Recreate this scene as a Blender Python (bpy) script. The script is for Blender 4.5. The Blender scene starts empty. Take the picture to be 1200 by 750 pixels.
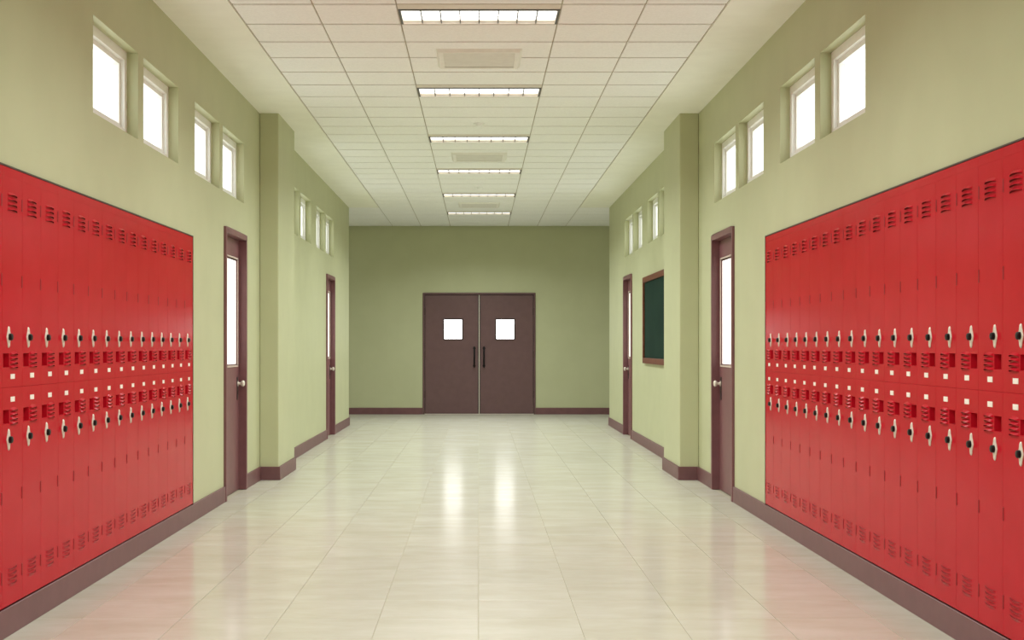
import bpy, bmesh, math, random

# ------------------------------------------------------------------ camera, world, exposure
SC = bpy.context.scene
COL = SC.collection
CAM_Z = 1.21
cd = bpy.data.cameras.new('camera')
cd.sensor_width = 36.0
cd.lens = 48.0                      # 1600 px of focal length on a 1200 px frame
cd.shift_x = 38.5 / 1200
cd.shift_y = 29.5 / 1200
cd.clip_end = 200
cam = bpy.data.objects.new('camera', cd)
COL.objects.link(cam)
cam.location = (0, 0, CAM_Z)
cam.rotation_euler = (math.radians(90), 0, 0)
SC.camera = cam

SKY = 2.6            # bright overcast outside
LAMP = 49.0          # watts of each ceiling troffer
LAMP_COLOR = (0.96, 1.0, 1.0)
DOORGLASS = 1.05     # frosted panes of the classroom doors, lit from the rooms
ENDGLASS = 6.5       # panes of the double door, lit from outside
world = bpy.data.worlds.new('overcast')
SC.world = world
world.use_nodes = True
bg = world.node_tree.nodes['Background']
bg.inputs[0].default_value = (1.0, 0.99, 0.97, 1)
bg.inputs[1].default_value = SKY

SC.view_settings.view_transform = 'Standard'
SC.view_settings.look = 'None'
SC.view_settings.exposure = 0.0
SC.view_settings.gamma = 1.0
SC.view_settings.use_curve_mapping = False
SC.cycles.max_bounces = 14
SC.cycles.diffuse_bounces = 8
SC.cycles.glossy_bounces = 5
SC.cycles.transparent_max_bounces = 12

# ------------------------------------------------------------------ dimensions (metres)
W = 1.97             # corridor half width
T = 0.135            # wall thickness
H = CAM_Z + 2.084    # ceiling height
Y_NEAR = -4.0
Y_END = 20.65        # side walls end, cross hall begins
Y_BACK = 23.9
X_HALL = 6.0
BB_H, BB_T = 0.12, 0.015

# ------------------------------------------------------------------ materials
def rgb(r, g, b):
    f = lambda c: (c / 255 / 12.92) if c / 255 <= 0.04045 else ((c / 255 + 0.055) / 1.055) ** 2.4
    return (f(r), f(g), f(b), 1)

def new_mat(name):
    m = bpy.data.materials.new(name)
    m.use_nodes = True
    nt = m.node_tree
    return m, nt, nt.nodes['Principled BSDF']

def add_bump(nt, b, height, strength, dist):
    n = nt.nodes.new('ShaderNodeBump')
    n.inputs['Strength'].default_value = strength
    n.inputs['Distance'].default_value = dist
    nt.links.new(height, n.inputs['Height'])
    nt.links.new(n.outputs[0], b.inputs['Normal'])

def paint(name, c1, c2, rough, scale=8.0, spec=0.5, bump=0.0, bump_scale=150.0, metal=0.0, detail=4.0):
    m, nt, b = new_mat(name)
    geo = nt.nodes.new('ShaderNodeNewGeometry')
    no = nt.nodes.new('ShaderNodeTexNoise')
    no.inputs['Scale'].default_value = scale
    no.inputs['Detail'].default_value = detail
    nt.links.new(geo.outputs['Position'], no.inputs['Vector'])
    cr = nt.nodes.new('ShaderNodeValToRGB')
    cr.color_ramp.elements[0].position = 0.35
    cr.color_ramp.elements[1].position = 0.65
    cr.color_ramp.elements[0].color = c1
    cr.color_ramp.elements[1].color = c2
    nt.links.new(no.outputs['Fac'], cr.inputs[0])
    nt.links.new(cr.outputs[0], b.inputs['Base Color'])
    b.inputs['Roughness'].default_value = rough
    b.inputs['Specular IOR Level'].default_value = spec
    b.inputs['Metallic'].default_value = metal
    if bump:
        n2 = nt.nodes.new('ShaderNodeTexNoise')
        n2.inputs['Scale'].default_value = bump_scale
        n2.inputs['Detail'].default_value = 3
        nt.links.new(geo.outputs['Position'], n2.inputs['Vector'])
        add_bump(nt, b, n2.outputs['Fac'], bump, 0.002)
    return m

def glow(name, c, strength, band=0.0):
    m, nt, b = new_mat(name)
    b.inputs['Base Color'].default_value = (0.8, 0.8, 0.8, 1)
    b.inputs['Roughness'].default_value = 0.25
    b.inputs['Emission Color'].default_value = c
    b.inputs['Emission Strength'].default_value = strength
    return m

def glass_mat():
    m = bpy.data.materials.new('window_glass')
    m.use_nodes = True
    nt = m.node_tree
    nt.nodes.clear()
    out = nt.nodes.new('ShaderNodeOutputMaterial')
    tr = nt.nodes.new('ShaderNodeBsdfTransparent')
    tr.inputs[0].default_value = (0.97, 0.99, 0.98, 1)
    gl = nt.nodes.new('ShaderNodeBsdfGlossy')
    gl.inputs['Roughness'].default_value = 0.03
    mix = nt.nodes.new('ShaderNodeMixShader')
    mix.inputs[0].default_value = 0.05
    nt.links.new(tr.outputs[0], mix.inputs[1])
    nt.links.new(gl.outputs[0], mix.inputs[2])
    nt.links.new(mix.outputs[0], out.inputs[0])
    return m

TILE = 0.4389
ROW0 = 4.728
def floor_mat():
    m, nt, b = new_mat('polished_stone_tile')
    geo = nt.nodes.new('ShaderNodeNewGeometry')
    sc = nt.nodes.new('ShaderNodeVectorMath'); sc.operation = 'SUBTRACT'
    sc.inputs[1].default_value = (-0.0035, ROW0, 0)
    nt.links.new(geo.outputs['Position'], sc.inputs[0])
    dv = nt.nodes.new('ShaderNodeVectorMath'); dv.operation = 'DIVIDE'
    dv.inputs[1].default_value = (TILE, TILE, 10)
    nt.links.new(sc.outputs[0], dv.inputs[0])
    fl = nt.nodes.new('ShaderNodeVectorMath'); fl.operation = 'FLOOR'
    nt.links.new(dv.outputs[0], fl.inputs[0])
    wn = nt.nodes.new('ShaderNodeTexWhiteNoise'); wn.noise_dimensions = '2D'
    nt.links.new(fl.outputs[0], wn.inputs['Vector'])
    sh = nt.nodes.new('ShaderNodeVectorMath'); sh.operation = 'MULTIPLY_ADD'   # per-tile vein offset
    sh.inputs[1].default_value = (20, 20, 20)
    nt.links.new(wn.outputs['Color'], sh.inputs[0])
    st = nt.nodes.new('ShaderNodeVectorMath'); st.operation = 'MULTIPLY'
    st.inputs[1].default_value = (1.6, 3.2, 1)
    nt.links.new(geo.outputs['Position'], st.inputs[0])
    nt.links.new(st.outputs[0], sh.inputs[2])
    no = nt.nodes.new('ShaderNodeTexNoise')
    no.inputs['Scale'].default_value = 1.5
    no.inputs['Detail'].default_value = 5
    no.inputs['Roughness'].default_value = 0.62
    nt.links.new(sh.outputs[0], no.inputs['Vector'])
    cr = nt.nodes.new('ShaderNodeValToRGB')
    e = cr.color_ramp.elements
    e[0].position, e[0].color = 0.30, FLOOR_A
    e[1].position, e[1].color = 0.70, FLOOR_B
    nt.links.new(no.outputs['Fac'], cr.inputs[0])
    hs = nt.nodes.new('ShaderNodeHueSaturation')
    mr = nt.nodes.new('ShaderNodeMapRange')
    mr.inputs['To Min'].default_value = 0.982
    mr.inputs['To Max'].default_value = 1.018
    nt.links.new(wn.outputs['Value'], mr.inputs[0])
    nt.links.new(mr.outputs[0], hs.inputs['Value'])
    nt.links.new(cr.outputs[0], hs.inputs['Color'])
    # waxed stone: a soft body under a thin sheen that grows towards grazing view
    nt.links.new(hs.outputs[0], b.inputs['Base Color'])
    b.inputs['Roughness'].default_value = 0.9
    b.inputs['Specular IOR Level'].default_value = 0.0
    gl = nt.nodes.new('ShaderNodeBsdfGlossy')
    gl.inputs['Roughness'].default_value = 0.16
    fr = nt.nodes.new('ShaderNodeFresnel'); fr.inputs[0].default_value = 1.45
    ml = nt.nodes.new('ShaderNodeMath'); ml.operation = 'MULTIPLY'; ml.inputs[1].default_value = 0.88
    nt.links.new(fr.outputs[0], ml.inputs[0])
    mx = nt.nodes.new('ShaderNodeMixShader')
    mn = nt.nodes.new('ShaderNodeMath'); mn.operation = 'MINIMUM'; mn.inputs[1].default_value = 0.34
    nt.links.new(ml.outputs[0], mn.inputs[0])
    nt.links.new(mn.outputs[0], mx.inputs[0])
    nt.links.new(b.outputs[0], mx.inputs[1])
    nt.links.new(gl.outputs[0], mx.inputs[2])
    nt.links.new(mx.outputs[0], nt.nodes['Material Output'].inputs[0])
    return m

FLOOR_A, FLOOR_B = (0.51, 0.49, 0.385, 1), (0.59, 0.572, 0.49, 1)
WALL_A, WALL_B = (0.48, 0.493, 0.305, 1), (0.50, 0.513, 0.32, 1)
M = {}
M['wall'] = paint('olive_wall_paint', WALL_A, WALL_B, 0.55, 3.0, 0.35, 0.12, 220)
M['tile'] = floor_mat()
M['grout'] = paint('grout', (0.36, 0.33, 0.24, 1), (0.40, 0.37, 0.27, 1), 0.8, 30)
M['ceiling'] = paint('mineral_ceiling_tile', (0.86, 0.865, 0.85, 1), (0.91, 0.915, 0.90, 1), 0.85, 60, 0.2, 0.35, 260)
M['plaster'] = paint('ceiling_plaster', (0.84, 0.84, 0.75, 1), (0.87, 0.87, 0.78, 1), 0.8, 5, 0.2, 0.2, 300)
M['grid'] = paint('ceiling_grid', (0.36, 0.31, 0.23, 1), (0.39, 0.34, 0.25, 1), 0.6, 20)
M['base'] = paint('mauve_brown_baseboard', (0.145, 0.060, 0.065, 1), (0.165, 0.070, 0.075, 1), 0.45, 10)
M['doorwood'] = paint('mauve_brown_door_paint', (0.172, 0.068, 0.074, 1), (0.192, 0.077, 0.084, 1), 0.42, 14, 0.5, 0.1, 120)
M['enddoor'] = paint('brown_double_door_paint', (0.128, 0.067, 0.068, 1), (0.140, 0.074, 0.075, 1), 0.45, 9, 0.4)
M['enddark'] = paint('dark_brown_edge', (0.035, 0.020, 0.018, 1), (0.045, 0.026, 0.022, 1), 0.5, 20)
M['red'] = paint('red_locker_enamel', (0.45, 0.006, 0.017, 1), (0.475, 0.008, 0.020, 1), 0.20, 6, 0.055, 0.04, 400)
M['shade_red'] = paint('red_slot_shade', (0.27, 0.008, 0.012, 1), (0.30, 0.010, 0.014, 1), 0.5, 40)  # red darkened to stand for shade at hinges and foot louvres
M['slot_shade'] = paint('louvre_slot_shade', (0.13, 0.006, 0.008, 1), (0.15, 0.007, 0.009, 1), 0.9, 40, 0.1)  # shade inside the louvre openings, put into the colour
M['edge'] = paint('dark_brown_trim', (0.045, 0.022, 0.014, 1), (0.06, 0.03, 0.018, 1), 0.5, 30)
M['nickel'] = paint('satin_nickel', (0.72, 0.66, 0.57, 1), (0.78, 0.72, 0.63, 1), 0.38, 60, 0.5, 0, 1, 0.25)
M['black'] = paint('black_plastic', (0.005, 0.005, 0.005, 1), (0.008, 0.007, 0.007, 1), 0.45, 60, 0.25)
M['steel'] = paint('dark_steel', (0.07, 0.06, 0.06, 1), (0.10, 0.09, 0.085, 1), 0.35, 60, 0.5, 0, 1, 0.8)
M['label'] = paint('white_number_plate', (0.86, 0.80, 0.72, 1), (0.92, 0.86, 0.78, 1), 0.4, 50)
M['white'] = paint('white_window_frame', (0.85, 0.85, 0.83, 1), (0.88, 0.88, 0.86, 1), 0.45, 20)
M['bead'] = paint('pale_glazing_bead', (0.60, 0.48, 0.42, 1), (0.66, 0.54, 0.47, 1), 0.4, 30)
M['vent'] = paint('cream_vent_enamel', (0.78, 0.76, 0.70, 1), (0.82, 0.80, 0.74, 1), 0.5, 20)
M['ventslat'] = paint('grey_beige_vent_slat', (0.66, 0.64, 0.58, 1), (0.70, 0.68, 0.62, 1), 0.5, 20)
M['troffer'] = paint('cream_troffer_enamel', (0.70, 0.64, 0.55, 1), (0.74, 0.68, 0.59, 1), 0.4, 20)
M['baffle'] = paint('grey_baffle', (0.04, 0.04, 0.036, 1), (0.06, 0.06, 0.054, 1), 0.5, 40)
M['slate'] = paint('green_chalkboard', (0.007, 0.026, 0.018, 1), (0.012, 0.034, 0.024, 1), 0.7, 2.2, 0.05)
M['boardwood'] = paint('reddish_brown_board_wood', (0.12, 0.036, 0.017, 1), (0.17, 0.052, 0.026, 1), 0.5, 25, 0.2)
M['glass'] = glass_mat()
M['lamp'] = glow('lit_diffuser', (1.0, 0.99, 0.95, 1), 2.6)
M['frost'] = glow('frosted_pane_lit_from_the_room', (1.0, 0.985, 0.90, 1), DOORGLASS)
M['endpane'] = glow('pane_lit_from_outside', (1.0, 0.985, 1.0, 1), ENDGLASS)

# ------------------------------------------------------------------ mesh helpers
class MB:
    """collects faces, then links them as one mesh object"""
    def __init__(self):
        self.v, self.f, self.m = [], [], []
    def face(self, pts, m=0):
        n = len(self.v)
        self.v += [tuple(p) for p in pts]
        self.f.append(list(range(n, n + len(pts))))
        self.m.append(m)
    def box(self, x0, x1, y0, y1, z0, z1, m=0):
        if x0 > x1: x0, x1 = x1, x0
        if y0 > y1: y0, y1 = y1, y0
        n = len(self.v)
        self.v += [(x0, y0, z0), (x1, y0, z0), (x1, y1, z0), (x0, y1, z0), (x0, y0, z1), (x1, y0, z1), (x1, y1, z1), (x0, y1, z1)]
        for q in ((0, 3, 2, 1), (4, 5, 6, 7), (0, 1, 5, 4), (1, 2, 6, 5), (2, 3, 7, 6), (3, 0, 4, 7)):
            self.f.append([n + i for i in q]); self.m.append(m)
        return self
    def lathe(self, prof, axis, center, n=16, m=0):
        """prof: (distance along axis, radius); axis 0/1/2"""
        rings = []
        a, b = [(1, 2), (2, 0), (0, 1)][axis]
        for d, r in prof:
            ring = []
            for k in range(n):
                t = 2 * math.pi * k / n
                p = [0, 0, 0]
                p[axis] = center[axis] + d
                p[a] = center[a] + r * math.cos(t)
                p[b] = center[b] + r * math.sin(t)
                ring.append(len(self.v)); self.v.append(tuple(p))
            rings.append(ring)
        for i in range(len(rings) - 1):
            for k in range(n):
                k2 = (k + 1) % n
                self.f.append([rings[i][k], rings[i][k2], rings[i + 1][k2], rings[i + 1][k]]); self.m.append(m)
        self.f.append(rings[0][::-1]); self.m.append(m)
        self.f.append(rings[-1]); self.m.append(m)
        return self
    def mesh(self, name, mats, origin=(0, 0, 0), bevel=0.0, smooth=False, segs=1):
        me = bpy.data.meshes.new(name)
        o = origin
        me.from_pydata([(x - o[0], y - o[1], z - o[2]) for x, y, z in self.v], [], self.f)
        for k in (mats if isinstance(mats, (list, tuple)) else [mats]):
            me.materials.append(M[k])
        for p, mi in zip(me.polygons, self.m):
            p.material_index = mi
        bm = bmesh.new(); bm.from_mesh(me)
        bmesh.ops.remove_doubles(bm, verts=bm.verts, dist=1e-5)
        bmesh.ops.recalc_face_normals(bm, faces=bm.faces)
        if bevel:
            es = [e for e in bm.edges if len(e.link_faces) == 2 and e.calc_face_angle(0) > 0.6]
            bmesh.ops.bevel(bm, geom=es, offset=bevel, segments=segs, affect='EDGES', clamp_overlap=True)
        if smooth:
            for f in bm.faces: f.smooth = True
            for e in bm.edges:
                if len(e.link_faces) == 2 and e.calc_face_angle(0) > 0.7: e.smooth = False
        bm.to_mesh(me); bm.free()
        return me
    def build(self, name, mats, parent=None, origin=(0, 0, 0), bevel=0.0, smooth=False, segs=1):
        return link(name, self.mesh(name, mats, origin, bevel, smooth, segs), parent, None if parent else origin)

def link(name, data, parent=None, loc=None):
    o = bpy.data.objects.new(name, data)
    COL.objects.link(o)
    if parent: o.parent = parent
    if loc: o.location = loc
    return o

def tag(o, label=None, cat=None, group=None, kind=None):
    if label: o['label'] = label
    if cat: o['category'] = cat
    if group: o['group'] = group
    if kind: o['kind'] = kind
    return o

def empty(name, loc, label=None, cat=None, group=None, kind=None):
    return tag(link(name, None, None, loc), label, cat, group, kind)

def bx(x0, x1, y0, y1, z0, z1):
    return MB().box(x0, x1, y0, y1, z0, z1)

SIDE = {-1: 'left', 1: 'right'}
ORD = ['first', 'second', 'third', 'fourth', 'fifth', 'sixth', 'seventh', 'eighth', 'ninth', 'tenth', 'eleventh', 'twelfth',
       'thirteenth', 'fourteenth', 'fifteenth', 'sixteenth', 'seventeenth', 'eighteenth', 'nineteenth', 'twentieth']

# ------------------------------------------------------------------ openings
BAY = 7.06
WIN_Z0, WIN_Z1 = 2.398, 2.898
win_y = []
for b in (0, 1):
    for a, c in ((6.966, 7.884), (8.014, 8.936), (9.46, 10.36), (10.49, 11.44)):
        win_y.append((a + b * BAY, c + b * BAY))
doors_y = [(10.53, 11.49), (10.53 + BAY - 0.02, 11.49 + BAY - 0.02)]    # outer edges of the casings
DOOR_TOP = 2.13
CASE = 0.045
N_LOCK = 20
PITCH = 0.2485
LOCK_Y1 = 9.325
LOCK_Y0 = LOCK_Y1 - N_LOCK * PITCH
LOCK_Z0, LOCK_Z1 = 0.12, 1.95
PIL_Y0, PIL_Y1, PIL_X = 12.25, 13.30, 1.80

def build_wall(s):
    mb = MB()
    holes = [(a, c, WIN_Z0, WIN_Z1, 'thru') for a, c in win_y]
    holes += [(a + 0.012, c - 0.012, 0.0, DOOR_TOP - 0.012, 'thru') for a, c in doors_y]
    holes += [(LOCK_Y0 - 0.006, LOCK_Y1 + 0.006, LOCK_Z0 - 0.003, LOCK_Z1 + 0.006, 'niche')]
    ys = sorted({Y_NEAR, Y_END} | {h[0] for h in holes} | {h[1] for h in holes})
    zs = sorted({0.0, H + 0.05} | {h[2] for h in holes} | {h[3] for h in holes})
    X = lambda u: s * (W + u)
    for i in range(len(ys) - 1):
        for j in range(len(zs) - 1):
            yc, zc = (ys[i] + ys[i + 1]) / 2, (zs[j] + zs[j + 1]) / 2
            h = next((h for h in holes if h[0] < yc < h[1] and h[2] < zc < h[3]), None)
            q = [(ys[i], zs[j]), (ys[i + 1], zs[j]), (ys[i + 1], zs[j + 1]), (ys[i], zs[j + 1])]
            if h is None:
                mb.face([(X(0), y, z) for y, z in q])
                mb.face([(X(T), y, z) for y, z in q])
            elif h[4] == 'niche':
                mb.face([(X(0.36), y, z) for y, z in q])
    for a, c, z0, z1, k in holes:
        d = 0.36 if k == 'niche' else T
        for (p, q) in (((a, z0), (c, z0)), ((c, z0), (c, z1)), ((c, z1), (a, z1)), ((a, z1), (a, z0))):
            if k == 'thru' and p[1] == q[1] == 0.0: continue
            mb.face([(X(0), *p), (X(0), *q), (X(d), *q), (X(d), *p)])
    # the end that turns into the cross hall
    mb.face([(X(0), Y_END, 0), (X(T), Y_END, 0), (X(T), Y_END, H + 0.05), (X(0), Y_END, H + 0.05)])
    mb.box(X(T), s * X_HALL, Y_END - 0.06, Y_END, 0, H + 0.05)
    w = mb.build('wall_' + SIDE[s], 'wall')
    tag(w, f'olive green painted corridor wall on the {SIDE[s]} with clerestory window openings', 'wall', None, 'structure')
    MB().box(X(T), s * X_HALL, Y_END - T, Y_END - 0.06, 0, H + 0.05).build('added_white_skin', 'white', w)  # white skin added outside to keep the far window panes bright
    p = MB().box(s * W, s * PIL_X, PIL_Y0, PIL_Y1, 0, H + 0.04).build('pillar', 'wall', w, bevel=0.006)
    return w

wall_left, wall_right = build_wall(-1), build_wall(1)
DDX, DDZ = 0.975, 2.115          # rough opening of the double door
mb = MB()
mb.box(-X_HALL, -DDX, Y_BACK, Y_BACK + 0.15, 0, H + 0.05)
mb.box(DDX, X_HALL, Y_BACK, Y_BACK + 0.15, 0, H + 0.05)
mb.box(-DDX, DDX, Y_BACK, Y_BACK + 0.15, DDZ, H + 0.05)
tag(mb.build('wall_back', 'wall'), 'olive green end wall around the brown double door', 'wall', None, 'structure')
mb = MB()
mb.box(-W - T, W + T, Y_NEAR - 0.1, Y_NEAR, 0, H + 0.05)
tag(mb.build('wall_front', 'wall'), 'olive green wall closing the corridor behind the viewer', 'wall', None, 'structure')
for s in (-1, 1):
    tag(bx(s * X_HALL, s * (X_HALL + 0.1), Y_END - T, Y_BACK + 0.15, 0, H + 0.05).build('wall_hall_' + SIDE[s], 'wall'),
        f'olive green wall closing the cross hall on its {SIDE[s]}', 'wall', None, 'structure')

# ------------------------------------------------------------------ floor
floor = MB()
floor.box(-W - T, W + T, Y_NEAR - 0.1, Y_END - T, -0.08, -0.003)
floor.box(-X_HALL - 0.1, X_HALL + 0.1, Y_END - T, Y_BACK + 0.15, -0.08, -0.003)
floor = floor.build('floor', 'grout')
tag(floor, 'polished cream stone tile floor with thin joints', 'floor', None, 'structure')

def tile_faces(mb, x0, x1, y0, y1, z=0.0, b=0.0006, d=0.006):
    i = [(x0 + b, y0 + b, z), (x1 - b, y0 + b, z), (x1 - b, y1 - b, z), (x0 + b, y1 - b, z)]
    o = [(x0, y0, z - b), (x1, y0, z - b), (x1, y1, z - b), (x0, y1, z - b)]
    l = [(x0, y0, z - d), (x1, y0, z - d), (x1, y1, z - d), (x0, y1, z - d)]
    mb.face(i)
    for k in range(4):
        k2 = (k + 1) % 4
        mb.face([o[k], o[k2], i[k2], i[k]])
        mb.face([l[k], l[k2], o[k2], o[k]])

GAP = 0.0032
XOFF = -0.0035
cols = []
for k in range(-4, 4):
    cols.append((XOFF + k * TILE, XOFF + (k + 1) * TILE))
cols = [(-W, cols[0][0])] + cols + [(cols[-1][1], W)]
meshes = {}
N_ROWS = 29                                     # 10 columns x 29 rows = the 290 nearest tiles, one object each
for r in range(N_ROWS):
    y0 = ROW0 + r * TILE
    for c, (x0, x1) in enumerate(cols):
        w = round(x1 - x0, 3)
        if w not in meshes:
            mb = MB()
            tile_faces(mb, -w / 2 + GAP / 2, w / 2 - GAP / 2, -TILE / 2 + GAP / 2, TILE / 2 - GAP / 2)
            meshes[w] = mb.mesh('floor_tile', 'tile')
        link('floor_tile', meshes[w], floor, ((x0 + x1) / 2, y0 + TILE / 2, 0))
rest = MB()
y = ROW0
while y > Y_NEAR:
    for x0, x1 in cols:
        tile_faces(rest, x0 + GAP / 2, x1 - GAP / 2, max(y - TILE, Y_NEAR) + GAP / 2, y - GAP / 2)
    y -= TILE
y = ROW0 + N_ROWS * TILE
while y < Y_BACK - 0.01:
    y1 = min(y + TILE, Y_BACK)
    k0, k1 = (-14, 14) if y > Y_END - T else (None, None)
    cc = cols if k0 is None else [(XOFF + k * TILE, XOFF + (k + 1) * TILE) for k in range(-13, 13)]
    for x0, x1 in cc:
        tile_faces(rest, x0 + GAP / 2, x1 - GAP / 2, y + GAP / 2, y1 - GAP / 2)
    y = y1
tag(rest.build('floor_tiles_beyond', 'tile', floor), kind='stuff')

# ------------------------------------------------------------------ ceiling
CROW = 0.5168                    # pitch of the tile rows
CROW0 = 8.352                    # near edge of the row that holds the first visible light
CX = [-1.515, -1.019, -0.507, 0.507, 1.019, 1.515]
ceil = MB()
ceil.box(-W - T, W + T, Y_NEAR - 0.1, Y_END - T, H + 0.06, H + 0.12)
ceil.box(-X_HALL - 0.1, X_HALL + 0.1, Y_END - T, Y_BACK + 0.15, H + 0.06, H + 0.12)
ceil = ceil.build('ceiling', 'plaster')
tag(ceil, 'suspended ceiling of cream square tiles between plain plaster margins', 'ceiling', None, 'structure')
for s in (-1, 1):
    bx(s * 1.519, s * W, Y_NEAR, Y_END, H - 0.004, H + 0.03).build('plaster_margin', 'plaster', ceil)
rows = []
k = -24
while CROW0 + k * CROW < Y_BACK - 0.02:
    a = CROW0 + k * CROW
    if a > Y_NEAR - 0.1: rows.append((k, a, min(a + CROW, Y_BACK)))
    k += 1
LIGHT_ROWS = [k for k, _, _ in rows if k % 5 == 0 and -20 <= k <= 25]
G, GY = 0.009, 0.034          # joints along and across the corridor
cm = {}
far_tiles, near_tiles, bars = MB(), MB(), MB()
for k, a, b in rows:
    xs = [(CX[i], CX[i + 1]) for i in range(5)]
    if b > Y_END + 0.05:
        xs = [(-5.9, CX[0])] + xs + [(CX[5], 5.9)]
    for x0, x1 in xs:
        if k in LIGHT_ROWS and x0 == CX[2]: continue
        if b < 6.0:                                           # over and behind the viewer
            tile_faces(near_tiles, x0 + G / 2, x1 - G / 2, a + GY / 2, b - GY / 2, 0, 0.002, 0.012)
            continue
        key = (round(x1 - x0, 4), round(b - a, 4))
        if key not in cm:
            m = MB()
            tile_faces(m, -key[0] / 2 + G / 2, key[0] / 2 - G / 2, -key[1] / 2 + GY / 2, key[1] / 2 - GY / 2, 0, 0.002, 0.012)
            for i, v in enumerate(m.v): m.v[i] = (v[0], v[1], -v[2])
            cm[key] = m.mesh('ceiling_tile', 'ceiling')
        link('ceiling_tile', cm[key], ceil, ((x0 + x1) / 2, (a + b) / 2, H))
    bars.box(xs[0][0], xs[-1][1], a - 0.020, a + 0.020, H + 0.0100, H + 0.016)
for x in CX:
    bars.box(x - 0.008, x + 0.008, Y_NEAR, Y_BACK, H + 0.0075, H + 0.0155)
near_tiles.v = [(x, y, H - z) for x, y, z in near_tiles.v]
tag(near_tiles.build('ceiling_tiles_beyond', 'ceiling', ceil), kind='stuff')
tag(bars.build('ceiling_grid', 'grid', ceil), kind='stuff')

# ------------------------------------------------------------------ baseboards
def baseboard(s):
    mb = MB()
    e = 0.0
    segs = [(Y_NEAR, doors_y[0][0]), (doors_y[0][1], PIL_Y0), (PIL_Y1, doors_y[1][0]), (doors_y[1][1], Y_END + BB_T)]
    for a, b in segs:
        mb.box(s * W, s * (W - BB_T), a, b, 0, BB_H)
    mb.box(s * W, s * (PIL_X - BB_T), PIL_Y0 - BB_T, PIL_Y0, 0, BB_H)
    mb.box(s * PIL_X, s * (PIL_X - BB_T), PIL_Y0, PIL_Y1, 0, BB_H)
    mb.box(s * W, s * (PIL_X - BB_T), PIL_Y1, PIL_Y1 + BB_T, 0, BB_H)
    mb.box(s * W, s * X_HALL, Y_END, Y_END + BB_T, 0, BB_H)
    o = mb.build('baseboard_' + SIDE[s], 'base', bevel=0.002)
    tag(o, f'mauve brown baseboard along the {SIDE[s]} wall and around its pillar', 'baseboard', None, 'structure')
baseboard(-1); baseboard(1)
mb = MB()
for s in (-1, 1):
    mb.box(s * 0.99, s * X_HALL, Y_BACK - BB_T, Y_BACK, 0, BB_H - 0.005)
tag(mb.build('baseboard_back', 'base', bevel=0.002), 'mauve brown baseboard on both sides of the double door', 'baseboard', None, 'structure')

# ------------------------------------------------------------------ clerestory windows
n = 0
where = ['nearest of the four', 'second of the four from the viewer', 'third of the four from the viewer', 'farthest of the four']
for s in (-1, 1):
    for i, (a, c) in enumerate(win_y):
        n += 1
        bay = 'above the lockers' if i < 4 else 'beyond the pillar'
        r = empty(f'window_{n}', (s * W, (a + c) / 2, WIN_Z0),
                  f'white framed clerestory window in {SIDE[s]} wall {bay}, {where[i % 4]}', 'window', None, 'structure')
        O = r.location
        X = lambda u: s * (W + u)
        def ring(mb, u0, u1, ya, yb, za, zb, w):
            mb.box(X(u0), X(u1), ya, yb, za, za + w); mb.box(X(u0), X(u1), ya, yb, zb - w, zb)
            mb.box(X(u0), X(u1), ya, ya + w, za + w, zb - w); mb.box(X(u0), X(u1), yb - w, yb, za + w, zb - w)
        mb = MB(); ring(mb, 0.064, 0.130, a, c, WIN_Z0, WIN_Z1, 0.052)
        fr = mb.build('window_frame', 'white', r, O)
        mb = MB(); ring(mb, 0.088, 0.124, a + 0.052, c - 0.052, WIN_Z0 + 0.052, WIN_Z1 - 0.052, 0.028)
        sash = mb.build('sash', 'white', r, O)
        bx(X(0.112), X(0.117), a + 0.078, c - 0.078, WIN_Z0 + 0.078, WIN_Z1 - 0.078).build('pane', 'glass', sash, O)

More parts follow.
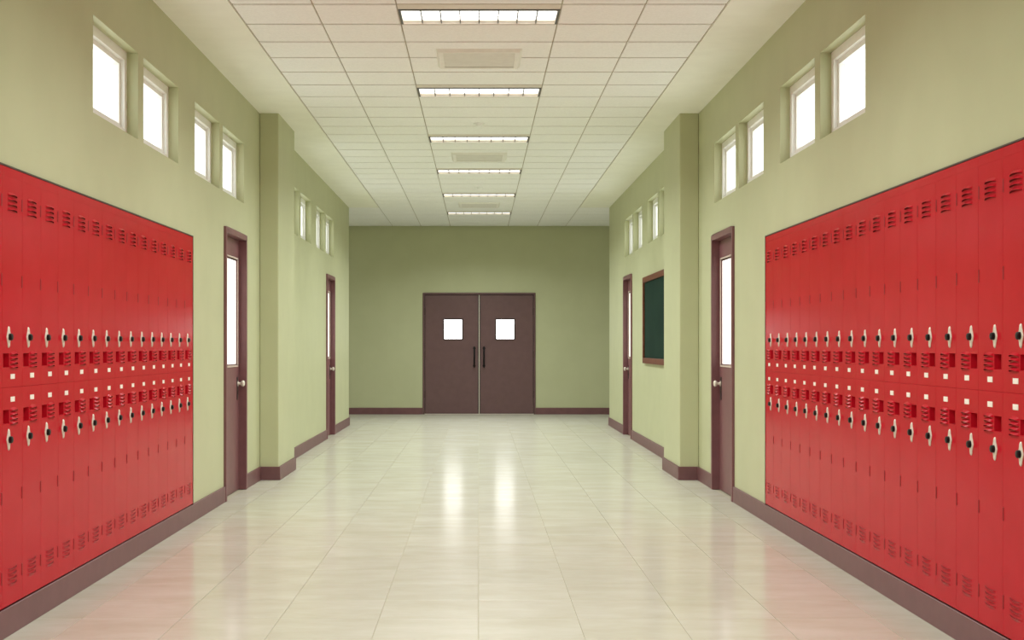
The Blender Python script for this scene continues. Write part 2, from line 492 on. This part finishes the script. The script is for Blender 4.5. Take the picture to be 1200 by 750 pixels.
# ------------------------------------------------------------------ classroom doors
n = 0
for s in (-1, 1):
    for i, (a, c) in enumerate(doors_y):
        n += 1
        side_txt = 'next to the red lockers' if i == 0 else 'beyond the pillar'
        r = empty(f'door_{n}', (s * W, (a + c) / 2, 0),
                  f'mauve brown classroom door with tall bright pane in {SIDE[s]} wall {side_txt}', 'door', None, 'structure')
        O = r.location
        X = lambda u: s * (W + u)
        P = -0.020                                            # casing stands proud of the wall
        mb = MB()
        mb.box(X(P), X(0.10), a, a + CASE, 0, DOOR_TOP)
        mb.box(X(P), X(0.10), c - CASE, c, 0, DOOR_TOP)
        mb.box(X(P), X(0.10), a + CASE, c - CASE, DOOR_TOP - CASE, DOOR_TOP)
        mb.build('door_frame', 'doorwood', r, O, bevel=0.003)
        ya, yb, zt = a + CASE + 0.002, c - CASE - 0.002, DOOR_TOP - CASE - 0.002
        U = 0.045                                             # face of the leaf
        pa, pb, pz0, pz1 = ya + 0.085, yb - 0.078, 1.045, 1.92
        mb = MB()
        for y0, y1, z0, z1 in ((ya, yb, 0.004, pz0), (ya, yb, pz1, zt), (ya, pa, pz0, pz1), (pb, yb, pz0, pz1)):
            mb.box(X(U), X(U + 0.042), y0, y1, z0, z1)
        leaf = mb.build('door_leaf', 'doorwood', r, O)
        mb = MB()
        w = 0.010
        for y0, y1, z0, z1 in ((pa, pb, pz0, pz0 + w), (pa, pb, pz1 - w, pz1), (pa, pa + w, pz0 + w, pz1 - w), (pb - w, pb, pz0 + w, pz1 - w)):
            mb.box(X(U + 0.004), X(U + 0.040), y0, y1, z0, z1)
        mb.build('inner_bead', 'doorwood', leaf, O)
        mb = MB()
        w = 0.016
        for y0, y1, z0, z1 in ((pa - w, pb + w, pz0 - w, pz0), (pa - w, pb + w, pz1, pz1 + w), (pa - w, pa, pz0, pz1), (pb, pb + w, pz0, pz1)):
            mb.box(X(U - 0.007), X(U), y0, y1, z0, z1)
        mb.build('glazing_bead', 'bead', leaf, O, bevel=0.003)
        bx(X(U + 0.008), X(U + 0.014), pa + 0.010, pb - 0.010, pz0 + 0.010, pz1 - 0.010).build('pane', 'frost', leaf, O)
        yk = c - 0.118
        pl = MB().box(X(U - 0.005), X(U), yk - 0.025, yk + 0.025, 0.755, 0.945).build('lock_plate', 'steel', leaf, O, bevel=0.002)
        MB().lathe([(0, 0.022), (-s * 0.004, 0.022), (-s * 0.005, 0.012), (-s * 0.026, 0.011), (-s * 0.030, 0.020), (-s * 0.038, 0.026),
                    (-s * 0.048, 0.026), (-s * 0.056, 0.019), (-s * 0.059, 0.008)], 0, (X(U - 0.005), yk, 0.890), 20
                   ).build('door_knob', 'nickel', leaf, O, smooth=True)
        mb = MB().lathe([(0, 0.006), (-s * 0.0015, 0.006)], 0, (X(U - 0.005), yk, 0.822), 12)
        mb.box(X(U - 0.0065), X(U - 0.005), yk - 0.002, yk + 0.002, 0.802, 0.822)
        mb.build('keyhole', 'black', leaf, O)

# ------------------------------------------------------------------ double door at the end
r = empty('door_5', (0, Y_BACK, 0), 'brown double door with two small square panes in the end wall', 'door', None, 'structure')
O = r.location
yf = Y_BACK - 0.018
mb = MB()
for s in (-1, 1):
    mb.box(s * 0.955, s * 0.988, yf, Y_BACK + 0.10, 0, 2.126)
mb.box(-0.955, 0.955, yf, Y_BACK + 0.10, 2.093, 2.126)
mb.build('door_frame', 'enddoor', r, O, bevel=0.003)
yl = Y_BACK - 0.004
for s in (-1, 1):
    x0, x1 = 0.012, 0.945
    px, hw, z0, z1 = 0.456, 0.176, 1.300, 1.677
    mb = MB()
    for a, b, c, d in ((x0, x1, 0.012, z0), (x0, x1, z1, 2.082), (x0, px - hw, z0, z1), (px + hw, x1, z0, z1)):
        mb.box(s * a, s * b, yl, yl + 0.044, c, d)
    leaf = mb.build('door_leaf', 'enddoor', r, O)
    mb = MB()
    w = 0.022
    for a, b, c, d in ((px - hw, px + hw, z0, z0 + w), (px - hw, px + hw, z1 - w, z1), (px - hw, px - hw + w, z0 + w, z1 - w), (px + hw - w, px + hw, z0 + w, z1 - w)):
        mb.box(s * a, s * b, yl - 0.008, yl + 0.03, c, d)
    mb.build('pane_frame', 'enddark', leaf, O, bevel=0.002)
    bx(s * (px - hw + w), s * (px + hw - w), yl + 0.012, yl + 0.018, z0 + w, z1 - w).build('pane', 'endpane', leaf, O)
    xh = s * 0.084
    mb = MB()
    for z in (0.85, 1.155):
        mb.lathe([(0, 0.024), (-0.006, 0.024), (-0.008, 0.012), (-0.050, 0.012)], 1, (xh, yl, z), 14)
    mb.lathe([(-0.185, 0.010), (-0.18, 0.014), (0.18, 0.014), (0.185, 0.010)], 2, (xh, yl - 0.05, 1.0025), 14)
    mb.build('pull_handle', 'black', leaf, O, smooth=True)
    bx(s * x0, s * (x0 + 0.012), yl - 0.003, yl + 0.044, 0.012, 2.082).build('meeting_edge', 'enddark', leaf, O)
    for z in (0.35, 1.05, 1.80):
        MB().lathe([(-0.06, 0.007), (0.06, 0.007)], 2, (s * 0.950, yl - 0.004, z), 10).build('hinge', 'enddark', leaf, O, smooth=True)
bx(-0.007, 0.007, yl + 0.006, yl + 0.050, 0.003, 2.09).build('centre_strip', 'nickel', r, O)
bx(-0.955, 0.955, yl - 0.01, yl + 0.06, 0.0, 0.008).build('threshold', 'nickel', r, O, bevel=0.002)
bx(-1.0, 1.0, Y_BACK + 0.10, Y_BACK + 0.12, 0, 2.126).build('back_panel', 'enddark', r, O)

# ------------------------------------------------------------------ lockers
def louvre_mesh(s, w, h=0.0135, p=0.010, nseg=6, flip=1):
    mb = MB()
    top, low, base = [], [], []
    for k in range(nseg + 1):
        t = k / nseg * 2 - 1
        prof = (1 - t ** 4)
        arch = 0.0065 * (1 - t * t)
        y = t * w / 2
        top.append((0, y, h / 2 + arch - 0.002))
        low.append((-s * p * prof, y, -h / 2 + arch * 0.9))
        base.append((0, y, -h / 2 + arch * 0.9 - 0.0))
    for k in range(nseg):
        mb.face([top[k], top[k + 1], low[k + 1], low[k]])
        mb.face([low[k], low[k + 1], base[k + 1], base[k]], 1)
    # strip under the hood, coloured dark for the shade of an opening
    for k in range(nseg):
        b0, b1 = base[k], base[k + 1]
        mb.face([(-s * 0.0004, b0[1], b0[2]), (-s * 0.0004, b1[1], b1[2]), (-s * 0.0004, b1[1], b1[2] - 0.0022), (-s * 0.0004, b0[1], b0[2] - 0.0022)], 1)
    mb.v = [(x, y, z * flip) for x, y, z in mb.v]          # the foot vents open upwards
    return mb.mesh('louvre', ['red', 'slot_shade' if flip > 0 else 'shade_red'])

def locker_door_mesh(s, z0, z1, pz):
    """leaf centred on y = 0, with the recessed finger pull at its near edge; pz = centre height of the pull"""
    hw = 0.1235
    uf, ub = -0.014, 0.000
    mb = MB()
    X = lambda u: s * u
    b = 0.0007
    py0, py1 = -0.112, -0.040
    pz0, pz1 = pz - 0.029, pz + 0.029
    ys = [-hw + b, py0, py1, hw - b]
    zs = [z0 + b, pz0, pz1, z1 - b]
    for i in range(3):
        for j in range(3):
            if i == 1 and j == 1: continue
            mb.face([(X(uf), ys[i], zs[j]), (X(uf), ys[i + 1], zs[j]), (X(uf), ys[i + 1], zs[j + 1]), (X(uf), ys[i], zs[j + 1])])
    inn = [(py0, pz0), (py1, pz0), (py1, pz1), (py0, pz1)]
    ud = 0.020
    ins = [(py0 + 0.004, pz0 + 0.004), (py1 - 0.004, pz0 + 0.004), (py1 - 0.004, pz1 - 0.004), (py0 + 0.004, pz1 - 0.004)]
    for k in range(4):
        k2 = (k + 1) % 4
        mb.face([(X(uf), *inn[k]), (X(uf), *inn[k2]), (X(ud), *ins[k2]), (X(ud), *ins[k])])
    mb.face([(X(ud), *p) for p in ins])
    # rim cells carry extra verts on the front border, so chamfer strips are cut at the same places
    def strip(pts_f, pts_o):
        for k in range(len(pts_f) - 1):
            mb.face([pts_f[k], pts_f[k + 1], pts_o[k + 1], pts_o[k]])
    uo = uf + b
    yo = [-hw, py0, py1, hw]; zo = [z0, pz0, pz1, z1]
    for zf, zz in ((zs[0], z0), (zs[3], z1)):
        strip([(X(uf), y, zf) for y in ys], [(X(uo), y, zz) for y in yo])
        strip([(X(uo), y, zz) for y in yo], [(X(ub), y, zz) for y in yo])
    for yfc, yy in ((ys[0], -hw), (ys[3], hw)):
        strip([(X(uf), yfc, z) for z in zs], [(X(uo), yy, z) for z in zo])
        strip([(X(uo), yy, z) for z in zo], [(X(ub), yy, z) for z in zo])
    return mb.mesh('door', 'red')

def eye_plate_mesh(s):
    mb = MB()
    N = 20
    out, mid = [], []
    for k in range(N):
        t = 2 * math.pi * k / N
        z = math.cos(t); sy = math.sin(t)
        wdt = 0.0085 + 0.0145 * math.exp(-(z / 0.42) ** 2)     # slim ends, rounded belly
        yy = math.copysign(min(abs(sy) * 1.6, 1.0), sy) * wdt if abs(z) < 0.98 else 0
        out.append((yy, z * 0.045)); mid.append((yy * 0.72, z * 0.041))
    for k in range(N):
        k2 = (k + 1) % N
        mb.face([(0, *out[k]), (0, *out[k2]), (-s * 0.002, *out[k2]), (-s * 0.002, *out[k])])
        mb.face([(-s * 0.002, *out[k]), (-s * 0.002, *out[k2]), (-s * 0.0055, *mid[k2]), (-s * 0.0055, *mid[k])])
    mb.face([(-s * 0.0055, *p) for p in mid])
    return mb.mesh('latch_plate', 'nickel')

DZ_SPLIT = 1.034
for s in (-1, 1):
    # meshes shared by the whole row; heights are measured from the locker base at z = 0.12
    zb = LOCK_Z0
    hb = MB()
    hy = PITCH / 2
    X = lambda u: s * u
    Zt = LOCK_Z1 - zb - 0.001
    hb.box(X(0.001), X(0.33), -hy, -hy + 0.006, 0, Zt); hb.box(X(0.001), X(0.33), hy - 0.006, hy, 0, Zt)
    hb.box(X(0.001), X(0.33), -hy + 0.006, hy - 0.006, 0, 0.022); hb.box(X(0.001), X(0.33), -hy + 0.006, hy - 0.006, Zt - 0.04, Zt)
    hb.box(X(0.001), X(0.33), -hy + 0.006, hy - 0.006, 0.900, 0.928)
    hb.box(X(0.32), X(0.33), -hy + 0.006, hy - 0.006, 0.022, Zt - 0.04)
    body_me = hb.mesh('body', 'red')
    head_me = MB().box(X(-0.0138), X(0.001), -hy + 0.0004, hy - 0.0004, Zt - 0.0388, Zt).mesh('header_strip', 'red', bevel=0.0007)
    up_me = locker_door_mesh(s, DZ_SPLIT - zb + 0.0003, 1.9105 - zb, 1.147 - zb)
    lo_me = locker_door_mesh(s, 0.128 - zb, DZ_SPLIT - zb - 0.0003, 0.913 - zb)
    wide_me, small_me = louvre_mesh(s, 0.118), louvre_mesh(s, 0.092, 0.0125, 0.012)
    up_wide_me = louvre_mesh(s, 0.112, 0.0125, 0.007, flip=-1)
    eye_me = eye_plate_mesh(s)
    dial_me = MB().lathe([(0, 0.0145), (-s * 0.011, 0.0145), (-s * 0.0135, 0.011), (-s * 0.0135, 0.004)], 0, (0, 0, 0), 14).mesh('dial', 'black', smooth=True)
    lab_me = MB().box(0, -s * 0.002, -0.025, 0.025, -0.0105, 0.0105).mesh('number_plate', 'label', bevel=0.0007)
    hin_me = MB().lathe([(-0.025, 0.0058), (0.025, 0.0058)], 2, (0, 0, 0), 8).mesh('hinge', 'shade_red', smooth=True)  # knuckle takes the darker red in place of slot shadow
    UF = -0.014
    for i in range(N_LOCK):
        yc = LOCK_Y1 - (i + 0.5) * PITCH
        if i == 0: wh = 'at the end beside the classroom door'
        else: wh = f'{ORD[i]} from the end beside the classroom door'
        r = empty('locker', (s * W, yc, zb), f'red two-tier locker in the {SIDE[s]} row, {wh}', 'locker', f'red lockers along the {SIDE[s]} wall')
        link('body', body_me, r); link('header_strip', head_me, r)
        for me, vent_z, vw, low_z, eye_z, lab_z, hinges in (
                (up_me, 1.807, 1, 1.147, 1.244, 1.079, (1.806, 1.48)),
                (lo_me, 0.244, 1, 0.913, 0.817, 0.984, (0.58, 0.252))):
            d = link('door', me, r)
            for q in range(4):
                link('louvre', wide_me if vent_z > 1 else up_wide_me, d, (s * UF, 0.0, vent_z - zb + (q - 1.5) * 0.0205))
                link('louvre', small_me, d, (s * UF, 0.016, low_z - zb + (q - 1.5) * 0.0185))
            link('latch_plate', eye_me, d, (s * UF, -0.050, eye_z - zb))
            link('dial', dial_me, d, (s * (UF - 0.005), -0.050, eye_z - zb))
            link('number_plate', lab_me, d, (s * UF, 0.0, lab_z - zb))
            for hz in hinges:
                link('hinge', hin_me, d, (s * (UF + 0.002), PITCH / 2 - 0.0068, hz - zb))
    # thin dark bead round the niche
    mb = MB()
    mb.box(s * (W - 0.016), s * (W + 0.001), LOCK_Y0, LOCK_Y1 + 0.012, LOCK_Z1, LOCK_Z1 + 0.007)
    mb.box(s * (W - 0.016), s * (W + 0.001), LOCK_Y1 + 0.002, LOCK_Y1 + 0.012, LOCK_Z0, LOCK_Z1)
    tag(mb.build('trim_1' if s < 0 else 'trim_2', 'edge'), f'thin dark brown bead edging the red lockers on the {SIDE[s]}', 'trim', None, 'structure')

# ------------------------------------------------------------------ ceiling lights
hx = 0.507
light_meshes = None
names = {0: 'nearest', 5: 'second nearest', 10: 'third nearest', 15: 'fourth nearest', 20: 'fifth nearest', 25: 'farthest'}
a0, b0 = 0.148, 0.500                                         # the lit opening inside its tile row
mb = MB()
e = 0.004
def plate(y0, y1, x0, x1):
    mb.box(x0, x1, y0, y1, 0, 0.036)
plate(e, a0, -hx + e, hx - e); plate(b0, CROW - e, -hx + e, hx - e)
plate(a0, b0, -hx + e, -hx + 0.018); plate(a0, b0, hx - 0.018, hx - e)
mb.box(-hx + e, hx - e, e, CROW - e, 0.036, 0.050)
house = mb.mesh('housing', 'troffer')
lip = MB()
lip.box(-hx + e, hx - e, a0 - 0.03, a0, -0.004, 0.0)
for s in (-1, 1): lip.box(s * (hx - 0.018), s * (hx - e), a0, b0, -0.004, 0.0)
lipm = lip.mesh('rim', 'baffle')
diff = MB().box(-hx + 0.02, hx - 0.02, a0 + 0.002, b0 - 0.002, 0.027, 0.034).mesh('diffuser', 'lamp')
baf = MB().box(-0.003, 0.003, a0, b0 - 0.004, 0.001, 0.026).mesh('cross_baffle', 'baffle')
bar = MB().box(-hx + 0.02, hx - 0.02, -0.0015, 0.0015, 0.0235, 0.026).mesh('long_baffle', 'white')
for k in LIGHT_ROWS:
    y0 = CROW0 + k * CROW
    if k >= 0:
        lab, grp = f'recessed fluorescent ceiling light with white lit cells, {names[k]} in the ceiling row', 'ceiling lights in view'
    else:
        lab, grp = f'recessed fluorescent ceiling light overhead outside the picture, {ORD[-k // 5 - 1]} back from the nearest one in view', 'ceiling lights outside the picture'
    r = empty('ceiling_light', (0, y0, H), lab, 'light', grp)
    link('housing', house, r); link('rim', lipm, r); link('diffuser', diff, r)
    ld = bpy.data.lights.new('tube_light', 'AREA')
    ld.shape = 'RECTANGLE'; ld.size = 0.95; ld.size_y = 0.33
    ld.spread = math.radians(150)
    ld.energy = LAMP; ld.color = LAMP_COLOR
    link('tube_light', ld, r, (0, (a0 + b0) / 2, -0.006))
    for q in range(7):
        link('cross_baffle', baf, r, ((q - 3) * (2 * hx - 0.036) / 8, 0, 0))
    for q in range(3):
        link('long_baffle', bar, r, (0, a0 + (b0 - a0) * (q + 1) / 4, 0))

for q, x in enumerate((-3.9, 3.9)):  # unseen lamps added to brighten the far ceiling, floor and end wall
    r = empty('ceiling_light', (x, CROW0 + 25 * CROW - 0.06, H - 0.045), f'added fill light in the {"left" if x < 0 else "right"} arm of the cross hall, hidden by the wall', 'light', 'ceiling lights outside the picture')
    bx(-0.5, 0.5, 0.10, 0.54, 0, 0.045).build('housing', 'troffer', r)
    bx(-0.48, 0.48, 0.12, 0.52, -0.004, 0.0).build('diffuser', 'lamp', r)
    ld = bpy.data.lights.new('tube_light', 'AREA')
    ld.shape = 'RECTANGLE'; ld.size = 0.95; ld.size_y = 0.36
    ld.energy = LAMP * 0.28; ld.color = LAMP_COLOR
    link('tube_light', ld, r, (0, 0.32, -0.010))

# ------------------------------------------------------------------ air vents and detectors in the ceiling
mb = MB()
hs, hi = 0.305, 0.255
o4 = [(-hs, -hs), (hs, -hs), (hs, hs), (-hs, hs)]
m4 = [(-hs + 0.02, -hs + 0.02), (hs - 0.02, -hs + 0.02), (hs - 0.02, hs - 0.02), (-hs + 0.02, hs - 0.02)]
i4 = [(-hi, -hi), (hi, -hi), (hi, hi), (-hi, hi)]
for k in range(4):
    k2 = (k + 1) % 4
    mb.face([(*o4[k], 0), (*o4[k2], 0), (*m4[k2], -0.022), (*m4[k], -0.022)])
    mb.face([(*m4[k], -0.022), (*m4[k2], -0.022), (*i4[k2], -0.020), (*i4[k], -0.020)])
    mb.face([(*i4[k], -0.020), (*i4[k2], -0.020), (*i4[k2], -0.001), (*i4[k], -0.001)])
vf = mb.mesh('vent_frame', 'vent')
vc = MB().box(-hi, hi, -hi, hi, -0.003, -0.001).mesh('vent_back', 'ventslat')
sl = MB()
sl.face([(-hi, -0.03, -0.007), (hi, -0.03, -0.007), (hi, 0.03, -0.018), (-hi, 0.03, -0.018)])
sl.face([(-hi, -0.03, -0.0055), (hi, -0.03, -0.0055), (hi, 0.03, -0.0165), (-hi, 0.03, -0.0165)])
slm = sl.mesh('slat', 'ventslat')
for k, nm in enumerate(('nearest, between the first two lights', 'middle one, beyond the third light', 'farthest, before the last light')):
    r = empty('air_vent', (0, 9.905 + k * 5 * 2 * CROW, H), f'square cream air vent in the ceiling, {nm}', 'vent', 'ceiling air vents')
    link('vent_frame', vf, r); link('vent_back', vc, r)
    for q in range(7):
        link('slat', slm, r, (0, (q - 3) * 0.068, 0))
for k, nm in enumerate(('between the second and third lights', 'between the fourth and fifth lights')):
    r = empty('smoke_detector', (0, 12.82 + k * 5.17, H), f'small round cream smoke detector on the ceiling {nm}', 'detector')
    MB().lathe([(0, 0.052), (-0.008, 0.052), (-0.012, 0.046)], 2, (0, 0, 0), 20).build('base', 'ceiling', r, smooth=True)
    MB().lathe([(-0.012, 0.036), (-0.024, 0.034), (-0.028, 0.022)], 2, (0, 0, 0), 20).build('cap', 'ceiling', r, smooth=True)

# ------------------------------------------------------------------ chalkboard on the right wall
y0, y1, z0, z1 = 13.75, 16.20, 0.997, 2.010
r = empty('chalkboard', (W, (y0 + y1) / 2, z0), 'dark green chalkboard with reddish brown wooden frame on the right wall', 'chalkboard')
O = r.location
f0, f1, fw = W - 0.034, W, 0.065
bx(f0, f1, y0, y1, z1 - fw, z1).build('frame_rail', 'boardwood', r, O, bevel=0.004)
bx(f0, f1, y0, y1, z0, z0 + fw).build('frame_rail', 'boardwood', r, O, bevel=0.004)
bx(f0, f1, y0, y0 + fw, z0 + fw, z1 - fw).build('frame_rail', 'boardwood', r, O, bevel=0.004)
bx(f0, f1, y1 - fw, y1, z0 + fw, z1 - fw).build('frame_rail', 'boardwood', r, O, bevel=0.004)
bx(W - 0.014, W - 0.001, y0 + fw, y1 - fw, z0 + fw, z1 - fw).build('writing_surface', 'slate', r, O)
